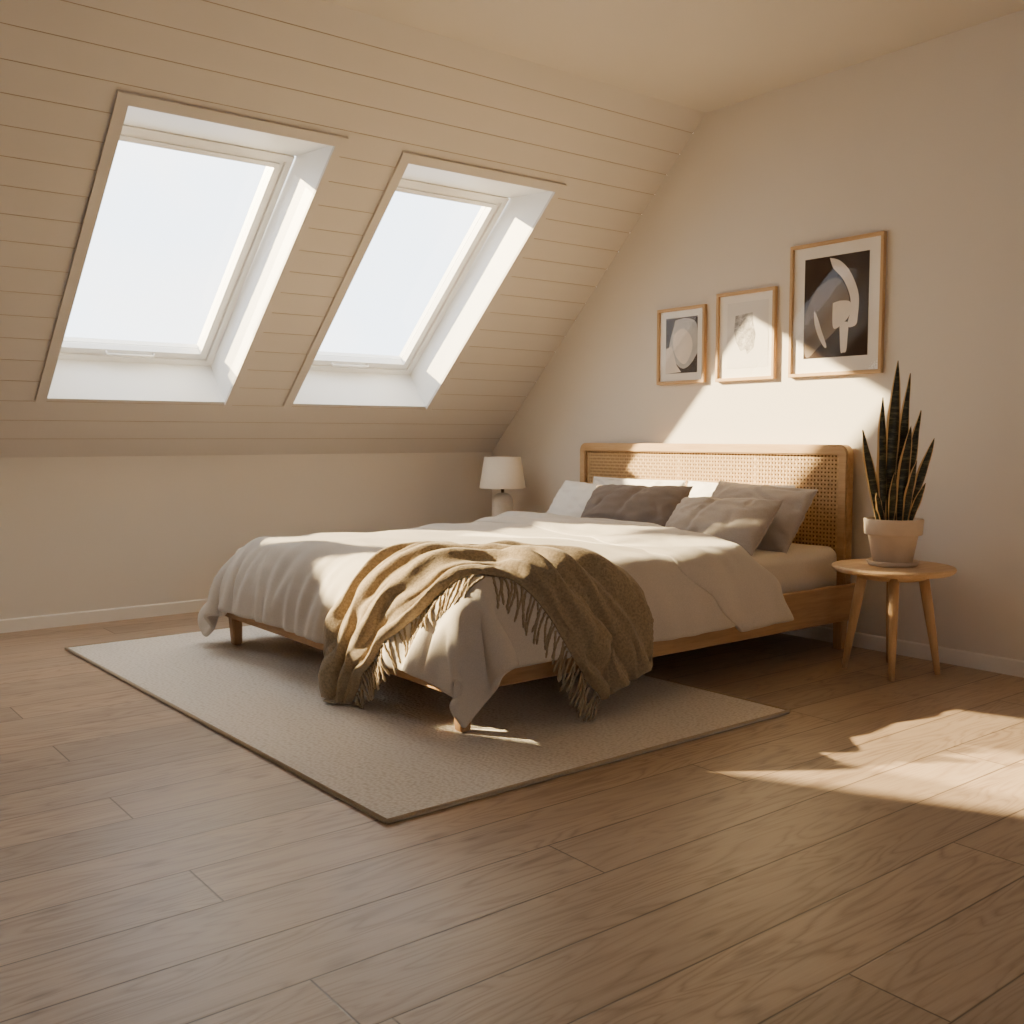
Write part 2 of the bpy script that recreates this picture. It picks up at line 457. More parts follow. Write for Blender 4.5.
def skirting(name, p0, p1, inward):
    bm = bmesh.new(); p0, p1, inw = Vector(p0), Vector(p1), Vector(inward)
    prof = [(0, 0), (0.014, 0), (0.014, 0.066), (0.010, 0.072), (0, 0.072)]
    a = [bm.verts.new(p0 + inw * d + Vector((0, 0, z))) for d, z in prof]; b = [bm.verts.new(p1 + inw * d + Vector((0, 0, z))) for d, z in prof]
    for i in range(4): bm.faces.new((a[i], a[i + 1], b[i + 1], b[i]))
    bm.faces.new(a); bm.faces.new(b[::-1])
    tag(link_mesh(name, bm, M['white']), kind='structure')
skirting('baseboard_left', (X0, YW, 0), (XW, YW, 0), (0, -1, 0))
skirting('baseboard_right', (XW, YW, 0), (XW, Y0, 0), (-1, 0, 0))

# ------------------------------------------------------------------ rug
rug_c = [(1.33, 5.27), (1.395, 2.33), (3.18, 2.345), (3.12, 5.28)]
bm = bmesh.new()
N1, N2 = 40, 60
def rug_p(u, v, z):
    a = Vector(rug_c[0]).lerp(Vector(rug_c[3]), u); b = Vector(rug_c[1]).lerp(Vector(rug_c[2]), u)
    p = a.lerp(b, v); return (p.x, p.y, z)
ctr = Vector((2.25, 3.8))
bm2 = bmesh.new()
add_prism(bm2, [rug_c[i] for i in (0, 1, 2, 3)], 0.001, 0.011)
bmesh.ops.bevel(bm2, geom=[e for e in bm2.edges if all(v.co.z > 0.01 for v in e.verts)], offset=0.004, segments=2, affect='EDGES')
rug = link_mesh('rug', bm2, M['rug'])
tag(rug, 'flat beige woven rug under the foot of the bed', 'rug')
bm.free(); bm = bmesh.new()
ring_pts = [(p[0], p[1], 0.008) for p in rug_c]
for a, b in zip(ring_pts, ring_pts[1:] + ring_pts[:1]):
    add_tube(bm, [a, b], 0.007, 8)
link_mesh('bound_edge', bm, M['rugedge'], rug, True)

# ------------------------------------------------------------------ bed
HBX = 4.40
bed = tag(empty('bed', (3.2, 3.9, 0)), 'oak platform bed with woven cane headboard and tapered legs', 'bed')
def bpart(name, bm, mat, parent=bed, smooth=False):
    o = link_mesh(name, bm, mat, parent, smooth)
    o.matrix_parent_inverse = Matrix.Translation(-Vector((3.2, 3.9, 0))) if parent is bed else Matrix.Identity(4)
    return o
bm = bmesh.new(); add_box(bm, (2.0, 2.84, 0.16), (4.40, 2.875, 0.335), 0.006); bpart('side_rail', bm, M['wood_x'])
bm = bmesh.new(); add_box(bm, (2.0, 4.885, 0.16), (4.42, 4.92, 0.335), 0.006); bpart('side_rail', bm, M['wood_x'])
bm = bmesh.new(); add_box(bm, (1.965, 2.84, 0.16), (2.0, 4.92, 0.335), 0.006); bpart('foot_rail', bm, M['wood_y'])
bm = bmesh.new()
for i in range(13):
    x = 2.08 + i * 0.185; add_box(bm, (x, 2.91, 0.255), (x + 0.09, 4.88, 0.275), 0.003)
bpart('slats', bm, M['wood_y'])
def leg(x, y, top, sx, sy):
    bm = bmesh.new()
    a = 0.033; b = 0.022
    lo = [bm.verts.new((x + sx * (a - b) * -0.6 + i * b, y + sy * (a - b) * -0.6 + j * b, 0.0 if x > 3.2 else 0.0125)) for i, j in ((-1, -1), (1, -1), (1, 1), (-1, 1))]
    hi = [bm.verts.new((x + i * a, y + j * a, top)) for i, j in ((-1, -1), (1, -1), (1, 1), (-1, 1))]
    bm.faces.new(lo[::-1]); bm.faces.new(hi)
    for i in range(4): bm.faces.new((lo[i], lo[(i + 1) % 4], hi[(i + 1) % 4], hi[i]))
    bmesh.ops.bevel(bm, geom=bm.edges[:], offset=0.005, segments=2, affect='EDGES')
    bpart('leg', bm, M['wood_z'])
leg(2.04, 2.885, 0.30, -1, -1); leg(2.02, 4.83, 0.30, -1, 1); leg(4.36, 2.915, 0.30, 1, -1); leg(4.36, 4.865, 0.30, 1, 1)

# headboard: rounded oak frame with a woven cane infill
HY0, HY1, HZ0, HZ1 = 2.93, 4.905, 0.13, 1.012
bm = bmesh.new()
def rrect(y0, y1, z0, z1, r, seg=8):
    pts = []
    for cy, cz, a0 in ((y1 - r, z1 - r, 0), (y0 + r, z1 - r, 90)):
        for i in range(seg + 1):
            a = rad(a0 + 90 * i / seg); pts.append((cy + r * math.cos(a), cz + r * math.sin(a)))
    pts += [(y0, z0), (y1, z0)]
    return pts
out = rrect(HY0, HY1, HZ0, HZ1, 0.05); inn = rrect(HY0 + 0.052, HY1 - 0.052, HZ0 + 0.06, HZ1 - 0.052, 0.012)
xf, xb = HBX, HBX + 0.055
vo = [[bm.verts.new((x, y, z)) for y, z in out] for x in (xf, xb)]; vi = [[bm.verts.new((x, y, z)) for y, z in inn] for x in (xf, xb)]
n = len(out)
for i in range(n):
    j = (i + 1) % n
    bm.faces.new((vo[0][i], vo[0][j], vi[0][j], vi[0][i])); bm.faces.new((vo[1][i], vo[1][j], vi[1][j], vi[1][i]))
    bm.faces.new((vo[0][i], vo[0][j], vo[1][j], vo[1][i])); bm.faces.new((vi[0][i], vi[0][j], vi[1][j], vi[1][i]))
sharp = [e for e in bm.edges if all(abs(v.co.x - xf) < 1e-5 for v in e.verts) and len({(v in vo[0]) for v in e.verts}) == 1]
bmesh.ops.bevel(bm, geom=sharp, offset=0.006, segments=2, affect='EDGES')
headboard = bpart('headboard', bm, M['frame_y'])
# cane: flat strips woven over and under, in pairs like the photo's open weave
bm = bmesh.new()
py0, py1, pz0, pz1 = HY0 + 0.048, HY1 - 0.048, HZ0 + 0.055, HZ1 - 0.048
pit = 0.0205; ny = int((py1 - py0) / pit); nz = int((pz1 - pz0) / pit)
xc = HBX + 0.022
def ribbon(pts, w, horiz):
    prev = None
    for x, y, z in pts:
        if horiz: q = [bm.verts.new((x, y, z - w)), bm.verts.new((x, y, z + w))]
        else: q = [bm.verts.new((x, y - w, z)), bm.verts.new((x, y + w, z))]
        if prev: bm.faces.new((prev[0], prev[1], q[1], q[0]))
        prev = q
seams = (3.52, 4.06)
for i in range(ny + 1):
    y = py0 + i * pit
    wide = min(abs(y - s_) for s_ in seams) < pit / 2
    ribbon([(xc + 0.0022 * (1 if (i + j) % 2 else -1), y, pz0 + j * pit) for j in range(nz + 2)], 0.0095 if wide else 0.0058, False)
for j in range(nz + 2):
    z = pz0 + j * pit
    ribbon([(xc - 0.0022 * (1 if (i + j) % 2 else -1), py0 + i * pit, z) for i in range(ny + 2)], 0.0058, True)
cane = link_mesh('cane_panel', bm, M['cane'], headboard, recalc=False)
cane.matrix_parent_inverse = Matrix.Identity(4)
bm = bmesh.new(); add_box(bm, (HBX + 0.040, py0, pz0), (HBX + 0.046, py1, pz1))
o = link_mesh('backing', bm, mat_plain('cane_backing', (128, 98, 68), 0.8, 0.05, 8), headboard)

# mattress with fitted sheet
bm = bmesh.new(); add_box(bm, (2.03, 2.935, 0.277), (4.375, 4.87, 0.505), 0.05, 5)
bmesh.ops.subdivide_edges(bm, edges=[e for e in bm.edges if e.calc_length() > 0.3], cuts=18, use_grid_fill=True)
for v in bm.verts:
    f = mnoise.noise(v.co * 5.0) * 0.006 + mnoise.noise(Vector((v.co.x * 2, v.co.y * 9, v.co.z * 22))) * 0.004
    v.co += Vector((0, f, f)) * (1 if v.co.z > 0.3 else 0)
tag(link_mesh('mattress', bm, M['sheet'], smooth=True), 'thick mattress in a cream fitted sheet on the oak bed', 'mattress')

# ------------------------------------------------------------------ duvet (draped by a short cloth simulation)
DA0, DA1, DB0, DB1 = 1.715, 3.74, 2.545, 5.08
def simulate_duvet():
    na, nbb = 104, 136
    bm = bmesh.new(); grid = []
    for i in range(na + 1):
        r = []
        for j in range(nbb + 1):
            a = DA0 + (DA1 - DA0) * i / na; b = DB0 + (DB1 - DB0) * j / nbb
            z = 0.575 + 0.012 * mnoise.noise(Vector((a * 3, b * 3, 1.7))) + 0.004 * mnoise.noise(Vector((a * 9, b * 9, 4)))
            r.append(bm.verts.new((a, b, z)))
        grid.append(r)
    for i in range(na):
        for j in range(nbb):
            bm.faces.new((grid[i][j], grid[i + 1][j], grid[i + 1][j + 1], grid[i][j + 1]))
    me = bpy.data.meshes.new('sim'); bm.to_mesh(me); bm.free()
    ob = bpy.data.objects.new('sim', me); COL.objects.link(ob)
    vg = ob.vertex_groups.new(name='pin')
    idx = [i * (nbb + 1) + j for i in range(na - 2, na + 1) for j in range(nbb + 1) if 2.95 < DB0 + (DB1 - DB0) * j / nbb < 4.8]
    vg.add(idx, 1.0, 'REPLACE')
    # soft padded body standing in for mattress + filling
    cb = bmesh.new()
    bx0, bx1, by0, by1, zb, zt = 1.945, 4.3, 2.765, 4.89, 0.20, 0.522
    nx_, ny_ = 44, 44
    def prof(d, w):
        t = min(max(d / w, 0), 1); return math.sqrt(max(0, 1 - (1 - t) ** 2))
    def spread(t): return 0.5 - 0.5 * math.cos(PI * t)
    cg = []
    for i in range(nx_ + 1):
        r_ = []
        for j in range(ny_ + 1):
            x = bx0 + (bx1 - bx0) * spread(i / nx_); y = by0 + (by1 - by0) * spread(j / ny_)
            k = prof(x - bx0, 0.16) * prof(y - by0, 0.10) * prof(by1 - y, 0.36)
            z = zb + (zt - zb) * k + k * (0.020 * mnoise.noise(Vector((x * 2.4, y * 2.4, 0.3))) + 0.004)
            r_.append(cb.verts.new((x, y, z)))
        cg.append(r_)
    for i in range(nx_):
        for j in range(ny_):
            cb.faces.new((cg[i][j], cg[i + 1][j], cg[i + 1][j + 1], cg[i][j + 1]))
    cm = bpy.data.meshes.new('col'); cb.to_mesh(cm); cb.free()
    co = bpy.data.objects.new('col', cm); COL.objects.link(co)
    m = co.modifiers.new('c', 'COLLISION'); co.collision.thickness_outer = 0.012; co.collision.cloth_friction = 22; co.collision.damping = 0.6
    fb = bmesh.new(); add_box(fb, (0.5, 1.0, -0.1), (5, 6.2, 0.015))
    fm = bpy.data.meshes.new('colf'); fb.to_mesh(fm); fb.free()
    fo = bpy.data.objects.new('colf', fm); COL.objects.link(fo); fo.modifiers.new('c', 'COLLISION')
    c = ob.modifiers.new('cloth', 'CLOTH'); st = c.settings
    st.quality = 7; st.mass = 0.45; st.air_damping = 2.0
    st.tension_stiffness = 12; st.compression_stiffness = 12; st.shear_stiffness = 4; st.bending_stiffness = 8.0
    st.tension_damping = 6; st.compression_damping = 6; st.shear_damping = 6; st.bending_damping = 0.8
    st.shrink_min = -0.012
    st.vertex_group_mass = 'pin'
    c.collision_settings.distance_min = 0.012; c.collision_settings.collision_quality = 3; c.collision_settings.use_self_collision = False
    c.point_cache.frame_start = 1; c.point_cache.frame_end = 60
    S.frame_start = 1; S.frame_end = 60
    for f in range(1, 61): S.frame_set(f)
    dg = bpy.context.evaluated_depsgraph_get(); ev = ob.evaluated_get(dg)
    P = np.empty(len(me.vertices) * 3); ev.to_mesh().vertices.foreach_get('co', P); ev.to_mesh_clear()
    P = P.reshape(na + 1, nbb + 1, 3)
    for o in (ob, co, fo): bpy.data.objects.remove(o)
    S.frame_set(1)
    return P
DP = simulate_duvet()
def wrinkle(P):
    """linen creases: gathers running down the drops, soft billows and fold lines on top"""
    du = np.gradient(P, axis=0); dv = np.gradient(P, axis=1)
    nn = np.cross(du, dv); nn /= np.maximum(np.linalg.norm(nn, axis=2, keepdims=True), 1e-9)
    Q = P.copy()
    na, nbb = P.shape[0] - 1, P.shape[1] - 1
    for i in range(na + 1):
        for j in range(nbb + 1):
            a = DA0 + (DA1 - DA0) * i / na; b = DB0 + (DB1 - DB0) * j / nbb
            foot = min(max((2.12 - a) / 0.30, 0), 1); side = min(max((2.90 - b) / 0.30, 0), 1); far = min(max((b - 4.75) / 0.3, 0), 1)
            h = 0.014 * mnoise.noise(Vector((a * 2.6, b * 2.6, 5.1))) + 0.007 * mnoise.noise(Vector((a * 6, b * 4, 2.2)))
            r1 = 1 - abs(mnoise.noise(Vector((a * 2.0, b * 7.0 + a * 1.5, 1.3)))) * 2.6
            r2 = 1 - abs(mnoise.noise(Vector((a * 5.5 + b * 1.2, b * 1.6, 7.7)))) * 2.6
            h += foot * (1 - side * 0.7) * 0.024 * max(r1, -0.3) + max(side, far) * (1 - foot * 0.7) * 0.018 * max(r2, -0.3)
            r3 = 1 - abs(mnoise.noise(Vector((a * 3.0 + b * 0.6, b * 1.1 - a * 0.5, 11.0)))) * 5
            h += (1 - foot) * (1 - side) * 0.010 * max(r3, 0)
            cnr = min(max((2.05 - a) / 0.2, 0), 1) * min(max((2.86 - b) / 0.2, 0), 1)
            Q[i, j] = P[i, j] + nn[i, j] * h * (1 - 0.85 * cnr)
    return Q
DP = wrinkle(DP)

def grid_mesh(name, P, mat, parent=None, keep_uv=False):
    na, nbb = P.shape[0] - 1, P.shape[1] - 1
    me = bpy.data.meshes.new(name)
    vs = P.reshape(-1, 3).tolist()
    fs = [(i * (nbb + 1) + j, (i + 1) * (nbb + 1) + j, (i + 1) * (nbb + 1) + j + 1, i * (nbb + 1) + j + 1) for i in range(na) for j in range(nbb)]
    me.from_pydata(vs, [], fs); me.update()
    return link_data(name, me, mat, parent, True)

def normals(P):
    du = np.gradient(P, axis=0); dv = np.gradient(P, axis=1)
    n = np.cross(du, dv); n /= np.maximum(np.linalg.norm(n, axis=2, keepdims=True), 1e-9)
    return n

DN = normals(DP)
def duvet_at(a, b):
    """cloth coordinates -> point, normal (continues straight down past the hem)"""
    na, nbb = DP.shape[0] - 1, DP.shape[1] - 1
    ua = (a - DA0) / (DA1 - DA0) * na; ub = (b - DB0) / (DB1 - DB0) * nbb
    ea = min(0, ua); eb = min(0, ub)
    ca = min(max(ua, 0), na - 1e-6); cb_ = min(max(ub, 0), nbb - 1e-6)
    i, j = int(ca), int(cb_); f, g = ca - i, cb_ - j
    w = ((1 - f) * (1 - g), f * (1 - g), (1 - f) * g, f * g)
    q = ((i, j), (i + 1, j), (i, j + 1), (i + 1, j + 1))
    p = sum(wi * DP[k] for wi, k in zip(w, q)); nn = sum(wi * DN[k] for wi, k in zip(w, q))
    if nn[2] < 0 and abs(nn[2]) > 0.9: nn = -nn
    ext = math.hypot(ea * (DA1 - DA0) / na, eb * (DB1 - DB0) / nbb)
    p = p.copy(); p[2] -= ext
    return p, nn / max(np.linalg.norm(nn), 1e-9)

# folded-back top band of the duvet
def lerp_tab(tab, x):
    for (x0, y0), (x1, y1) in zip(tab, tab[1:]):
        if x <= x1: break
    f = min(max((x - x0) / (x1 - x0), 0), 1); f = f * f * (3 - 2 * f)
    return y0 + (y1 - y0) * f
FOLD = [(2.48, 3.36), (2.66, 3.20), (2.80, 3.04), (3.2, 3.16), (3.66, 3.27), (4.4, 3.34), (5.2, 3.40)]
HEAD = [(2.50, 3.69), (2.66, 3.62), (2.82, 3.49), (3.2, 3.64), (3.7, 3.74), (5.2, 3.76)]
def duvet_trim():
    na, nbb = DP.shape[0] - 1, DP.shape[1] - 1
    Q = np.zeros_like(DP)
    for j in range(nbb + 1):
        b = DB0 + (DB1 - DB0) * j / nbb
        a1 = min(DA1, lerp_tab(HEAD, b) - 0.02)
        for i in range(na + 1):
            Q[i, j] = duvet_at(DA0 + (a1 - DA0) * i / na, b)[0]
    return Q
duvet = grid_mesh('duvet', duvet_trim(), M['duvet'])
so = duvet.modifiers.new('thickness', 'SOLIDIFY'); so.thickness = 0.028; so.offset = 0.6
ss = duvet.modifiers.new('smooth', 'SUBSURF'); ss.levels = ss.render_levels = 1
tag(duvet, 'rumpled oatmeal linen duvet hanging over the foot and sides of the bed', 'duvet')

nA, nB = 26, 110
PF = np.zeros((nA + 1, nB + 1, 3))
for j in range(nB + 1):
    b = 2.515 + (5.05 - 2.515) * j / nB
    a0, a1 = lerp_tab(FOLD, b), lerp_tab(HEAD, b)
    for i in range(nA + 1):
        t = i / nA; a = a0 + (a1 - a0) * t
        p, nn = duvet_at(a, b)
        h = 0.024 * min(1, (t * 9)) ** 0.5 * (1 if t < 0.9 else 1 - (t - 0.9) * 3)
        h += 0.010 * mnoise.noise(Vector((a * 7, b * 3.2, 9))) + 0.004 * mnoise.noise(Vector((a * 20, b * 9, 2)))
        PF[i, j] = p + nn * max(h, 0.012)
flap = grid_mesh('turned_back_edge', PF, M['duvet'], duvet)
q = flap.modifiers.new('thickness', 'SOLIDIFY'); q.thickness = 0.024; q.offset = 0.2
q = flap.modifiers.new('smooth', 'SUBSURF'); q.levels = q.render_levels = 1

# ------------------------------------------------------------------ throw blanket laid round the corner of the bed
FAR = [(1.47, 3.62), (1.58, 3.61), (1.69, 3.60), (1.84, 3.56), (1.98, 3.48), (2.14, 3.38), (2.30, 3.26), (2.44, 3.12), (2.54, 2.99), (2.66, 2.89), (2.75, 2.82), (2.81, 2.74)]
NEAR = [(1.47, 3.47), (1.60, 3.37), (1.72, 3.25), (1.86, 3.08), (2.00, 2.95), (2.12, 2.88), (2.20, 2.84), (2.26, 2.78), (2.33, 2.68), (2.40, 2.56), (2.47, 2.45), (2.53, 2.36)]
def throw_ab(u, v):
    f = catmull(FAR, u); n_ = catmull(NEAR, u)
    e = min(1.0, v / 0.22); e = e * e * (3 - 2 * e)
    return f * (1 - v) + n_ * v + np.array((0.02, -0.26)) * (e * (1 - v) * max(0, (u - 0.55) / 0.45) ** 2)
def throw_h(u, v):
    top = math.exp(-((u - 0.5) / 0.28) ** 2)
    ph_ = 0.22 * math.sin(u * 6.0 + 0.6) + 0.10 * math.sin(u * 15 + 1)
    x_ = 2.9 * v + 0.15 + ph_ * 0.5
    k_ = x_ - math.floor(x_)
    r = (1 - (k_ / 0.68)) ** 0.7 if k_ < 0.68 else (k_ - 0.68) / 0.32 * (1.0 if k_ > 0.86 else 0.4) * 0.9
    h = (0.034 + 0.032 * top) * r
    h += 0.009 * math.cos(2 * PI * (6.2 * v - 0.8 * u)) * (0.4 + 0.6 * top)
    h += 0.018 * mnoise.noise(Vector((u * 9, v * 4, 3.3))) + 0.006 * mnoise.noise(Vector((u * 30, v * 14, 5)))
    edge = min(1, v / 0.07, (1 - v) / 0.07)
    return 0.022 + (0.012 + h) * edge if edge < 1 else 0.034 + h
nU, nV = 130, 84
PT = np.zeros((nU + 1, nV + 1, 3))
for i in range(nU + 1):
    for j in range(nV + 1):
        u, v = i / nU, j / nV
        ab = throw_ab(u, v)
        p, nn = duvet_at(*ab)
        p = p + nn * max(throw_h(u, v), 0.026)
        p[2] = max(p[2], 0.024)
        PT[i, j] = p
throw = grid_mesh('throw_blanket', PT, M['throw'])
q = throw.modifiers.new('thickness', 'SOLIDIFY'); q.thickness = 0.007; q.offset = 0.0
q = throw.modifiers.new('smooth', 'SUBSURF'); q.levels = q.render_levels = 1
tag(throw, 'light brown fringed wool throw laid in folds across the corner of the duvet', 'blanket')
rt = random.Random(5)
def tassel(u, v, du, length):
    """one twisted fringe tassel starting at the throw's edge, running over the duvet in cloth coordinates"""
    ab = throw_ab(u, v); k = 9
    pts = []
    wob = rt.uniform(0, 6.28)
    for q_ in range(k + 1):
        t = q_ / k
        a, b = ab + np.array(du) * length * t + np.array((-du[1], du[0])) * 0.006 * math.sin(wob + t * 4)
        p, nn = duvet_at(a, b)
        h = throw_h(u, v) * (1 - t) + 0.022 * t
        p = p + nn * max(h, 0.022); p[2] = max(p[2], 0.021 + 0.002 * q_ % 0.004)
        pts.append(Vector(p))
    bm = bmesh.new()
    side = Vector((rt.uniform(-1, 1), rt.uniform(-1, 1), 0)).normalized()
    for sgn in (-1, 1):
        tw = [p + (side * math.cos(i * 1.5) + Vector((0, 0, 1)) * math.sin(i * 1.5)) * 0.0022 * sgn for i, p in enumerate(pts)]
        add_tube(bm, tw, [0.0042] * (k - 1) + [0.0050, 0.0022], 6)
    link_mesh('tassel', bm, M['fringe'], throw, True)
NF, NS = 40, 36
for i in range(NF):
    u = 0.02 + 0.44 * i / (NF - 1)
    tassel(u, 1.0, Vector((-1.0, -0.45 + rt.uniform(-.12, .12))).normalized(), rt.uniform(0.085, 0.115))
for i in range(NS):
    u = 0.50 + 0.49 * i / (NS - 1)
    tassel(u, 1.0, Vector((-0.45 + rt.uniform(-.12, .12), -1.0)).normalized(), rt.uniform(0.09, 0.125))
for i in range(12):
    tassel(1.0, 0.01 + 0.13 * i / 11, Vector((0.25 + rt.uniform(-.12, .12), -1.0)).normalized(), rt.uniform(0.09, 0.12))
for i in range(8):
    tassel(0.0, 0.05 + 0.9 * i / 7, Vector((-1.0, 0.3 + rt.uniform(-.2, .2))).normalized(), rt.uniform(0.07, 0.11))

# ------------------------------------------------------------------ pillows
def pillow(name, label, cat, mat, c, w_, h_, t_, tilt, yaw=0, roll=0, seed=0, crease=None, plump=0.5, group='pillows along the headboard'):
    n1, n2 = 56, 40
    rnd = random.Random(seed)
    bm = bmesh.new()
    cr = [(rnd.uniform(-1, 1), rnd.uniform(-1, 1), rnd.uniform(0, PI), rnd.uniform(.15, .35)) for _ in range(7)]
    def pt(u, v, s):
        pin = 0.045
        x = u * (1 - pin * (1 - u * u) * 0 - pin * (1 - v * v) * 0.5 * abs(u)) * w_ / 2
        y = v * (1 - pin * (1 - u * u) * 0.8 * abs(v)) * h_ / 2
        prof = (max(0, 1 - abs(u) ** 2.6) ** plump) * (max(0, 1 - abs(v) ** 2.4) ** plump)
        lump = 1 + 0.16 * mnoise.noise(Vector((u * 1.8 + seed, v * 1.8, s * 3)))
        z = s * t_ / 2 * prof * lump
        e = min(1 - abs(u), 1 - abs(v))
        # gathers radiating from the seams, soft wrinkles inside
        k = math.exp(-e * 5)
        if prof > 0:
            z += s * prof ** 0.5 * (0.016 * k * mnoise.noise(Vector((u * 9 + seed, v * 9, s))) + 0.010 * mnoise.noise(Vector((u * 4, v * 4 + seed, s * 2 + 7))))
            for cu, cv, ca, cl in cr:
                du, dv = u - cu, v - cv
                along = du * math.cos(ca) + dv * math.sin(ca); acr = -du * math.sin(ca) + dv * math.cos(ca)
                z -= s * 0.014 * math.exp(-(acr / 0.045) ** 2 - (along / cl) ** 2) * prof ** 0.5
            if crease is not None and s > 0:
                uu = u - crease - 0.18 * v
                z -= 0.024 * math.exp(-(uu / 0.07) ** 2) * prof ** 0.5 * min(1, 0.6 + 0.5 * v)
        return Vector((x, y, z))
    gs = {}
    for s_ in (1, -1):
        for i in range(n1 + 1):
            for j in range(n2 + 1):
                u = -1 + 2 * i / n1; v = -1 + 2 * j / n2
                u = math.sin(u * PI / 2) * 0.6 + u * 0.4; v = math.sin(v * PI / 2) * 0.6 + v * 0.4
                rim = i in (0, n1) or j in (0, n2)
                if rim and s_ == -1: gs[(s_, i, j)] = gs[(1, i, j)]
                else: gs[(s_, i, j)] = bm.verts.new(pt(u, v, s_))
        for i in range(n1):
            for j in range(n2):
                q_ = [gs[(s_, i, j)], gs[(s_, i + 1, j)], gs[(s_, i + 1, j + 1)], gs[(s_, i, j + 1)]]
                bm.faces.new(q_ if s_ == 1 else q_[::-1])
    o = link_mesh(name, bm, mat, None, True)
    # local x -> width (towards -Y), local y -> height, local z -> front face
    ct, st_ = math.cos(rad(tilt)), math.sin(rad(tilt))
    yv = Vector((st_, 0, ct)); zv = Vector((-ct, 0, st_)); xv = yv.cross(zv)
    R3 = Matrix((xv, yv, zv)).transposed().to_4x4()
    o.matrix_world = Matrix.Translation(c) @ Matrix.Rotation(rad(yaw), 4, 'Z') @ R3 @ Matrix.Rotation(rad(roll), 4, 'Z')
    # a thin piped seam round the edge
    bm = bmesh.new()
    ring = [pt(u, v, 1) for u, v in [(-1 + 2 * i / 24, -1) for i in range(24)] + [(1, -1 + 2 * i / 16) for i in range(16)] + [(1 - 2 * i / 24, 1) for i in range(24)] + [(-1, 1 - 2 * i / 16) for i in range(17)]]
    add_tube(bm, ring, 0.0028, 6)
    link_mesh('seam', bm, mat, o, True)
    tag(o, label, cat, group)
    return o
pillow('pillow', 'white pillow standing against the headboard behind the dark cushion', 'pillow', M['p_white'], (4.285, 4.30, 0.657), 0.76, 0.30, 0.12, 14, 0, 0, 1)
pillow('pillow', 'white pillow leaning at the lamp end of the bed, leftmost of the pillows', 'pillow', M['p_white'], (4.10, 4.45, 0.630), 0.70, 0.33, 0.15, 36, 3, -3, 2)
pillow('cushion', 'dark grey cushion propped in front of the white pillows', 'cushion', M['p_dark'], (3.90, 3.93, 0.648), 0.68, 0.34, 0.17, 38, 3, 2, 3, crease=0.02)
pillow('pillow', 'white pillow against the headboard, mostly hidden behind the two grey pillows', 'pillow', M['p_white'], (4.29, 3.54, 0.661), 0.72, 0.29, 0.11, 14, 0, 0, 4)
pillow('pillow', 'grey linen pillow leaning near the plant end of the headboard, behind another grey one', 'pillow', M['p_grey'], (4.10, 3.28, 0.652), 0.66, 0.37, 0.14, 34, -4, -2, 5)
pillow('pillow', 'grey linen pillow with a creased middle, in front of the other grey one', 'pillow', M['p_grey'], (3.86, 3.30, 0.620), 0.64, 0.33, 0.16, 42, -3, 2, 6, crease=-0.25)

# ------------------------------------------------------------------ side tables
def side_table(label):
    t = tag(empty('side_table'), label, 'table', 'round oak side tables')
    bm = bmesh.new(); R_ = 0.262
    add_lathe(bm, [(0, 0.442), (R_ - 0.016, 0.442), (R_ - 0.004, 0.451), (R_, 0.461), (R_ - 0.003, 0.467), (R_ - 0.010, 0.470), (0, 0.470)], 72)
    bmesh.ops.translate(bm, verts=bm.verts, vec=(0, 0, 0.010)); link_mesh('table_top', bm, M['table'], t)
    bm = bmesh.new(); add_lathe(bm, [(0, 0.412), (0.135, 0.412), (0.145, 0.418), (0.145, 0.442), (0, 0.442)], 48)
    bmesh.ops.translate(bm, verts=bm.verts, vec=(0, 0, 0.010)); link_mesh('under_ring', bm, M['table'], t)
    for k in range(4):
        a = rad(-147 + 90 * k); bm = bmesh.new()
        d = Vector((math.cos(a), math.sin(a), 0))
        pts = [d * 0.124 + Vector((0, 0, 0.45)), d * 0.150 + Vector((0, 0, 0.30)), d * 0.176 + Vector((0, 0, 0.14)), d * 0.197 + Vector((0, 0, 0.0))]
        add_tube(bm, pts, [0.023, 0.022, 0.0175, 0.0125], 16)
        link_mesh('leg', bm, M['table_leg'], t, True)
    return t
tab = side_table('round pale oak side table with splayed legs under the potted plant')
TC = Vector((4.115, 2.494, 0)); tab.location = TC
tab2 = side_table('round oak side table under the lamp, hidden behind the bed'); tab2.location = (4.22, 5.44, 0); tab2.scale = (0.68, 0.68, 1.0)

# ------------------------------------------------------------------ snake plant in a clay pot
PC = TC + rh * (-0.004) + Vector((0.0, 0.0, 0.4805))
plant = tag(empty('potted_plant', PC), 'tall spiky snake plant in a clay pot on the round side table', 'plant')
bm = bmesh.new(); add_lathe(bm, [(0, 0.0), (0.098, 0.0), (0.104, 0.004), (0.112, 0.022), (0.108, 0.023), (0.100, 0.010), (0, 0.008)], 64)
link_mesh('saucer', bm, M['pot'], plant, True)
bm = bmesh.new(); add_lathe(bm, [(0, 0.0085), (0.078, 0.0085), (0.083, 0.012), (0.106, 0.140), (0.108, 0.142), (0.100, 0.142), (0.098, 0.13), (0, 0.13)], 64)
pot = link_mesh('pot', bm, M['pot'], plant, True)
bm = bmesh.new(); add_lathe(bm, [(0.104, 0.139), (0.1195, 0.139), (0.1225, 0.143), (0.1265, 0.205), (0.1245, 0.209), (0.117, 0.209), (0.114, 0.205), (0.106, 0.142), (0.104, 0.139)], 64)
link_mesh('rim', bm, M['pot'], pot, True)
bm = bmesh.new(); add_lathe(bm, [(0, 0.196), (0.06, 0.199), (0.112, 0.193), (0.112, 0.18), (0, 0.18)], 40)
link_mesh('soil', bm, M['soil'], plant, True)
PXM = 224.0
fh = Vector((fwd.x, fwd.y, 0)).normalized()
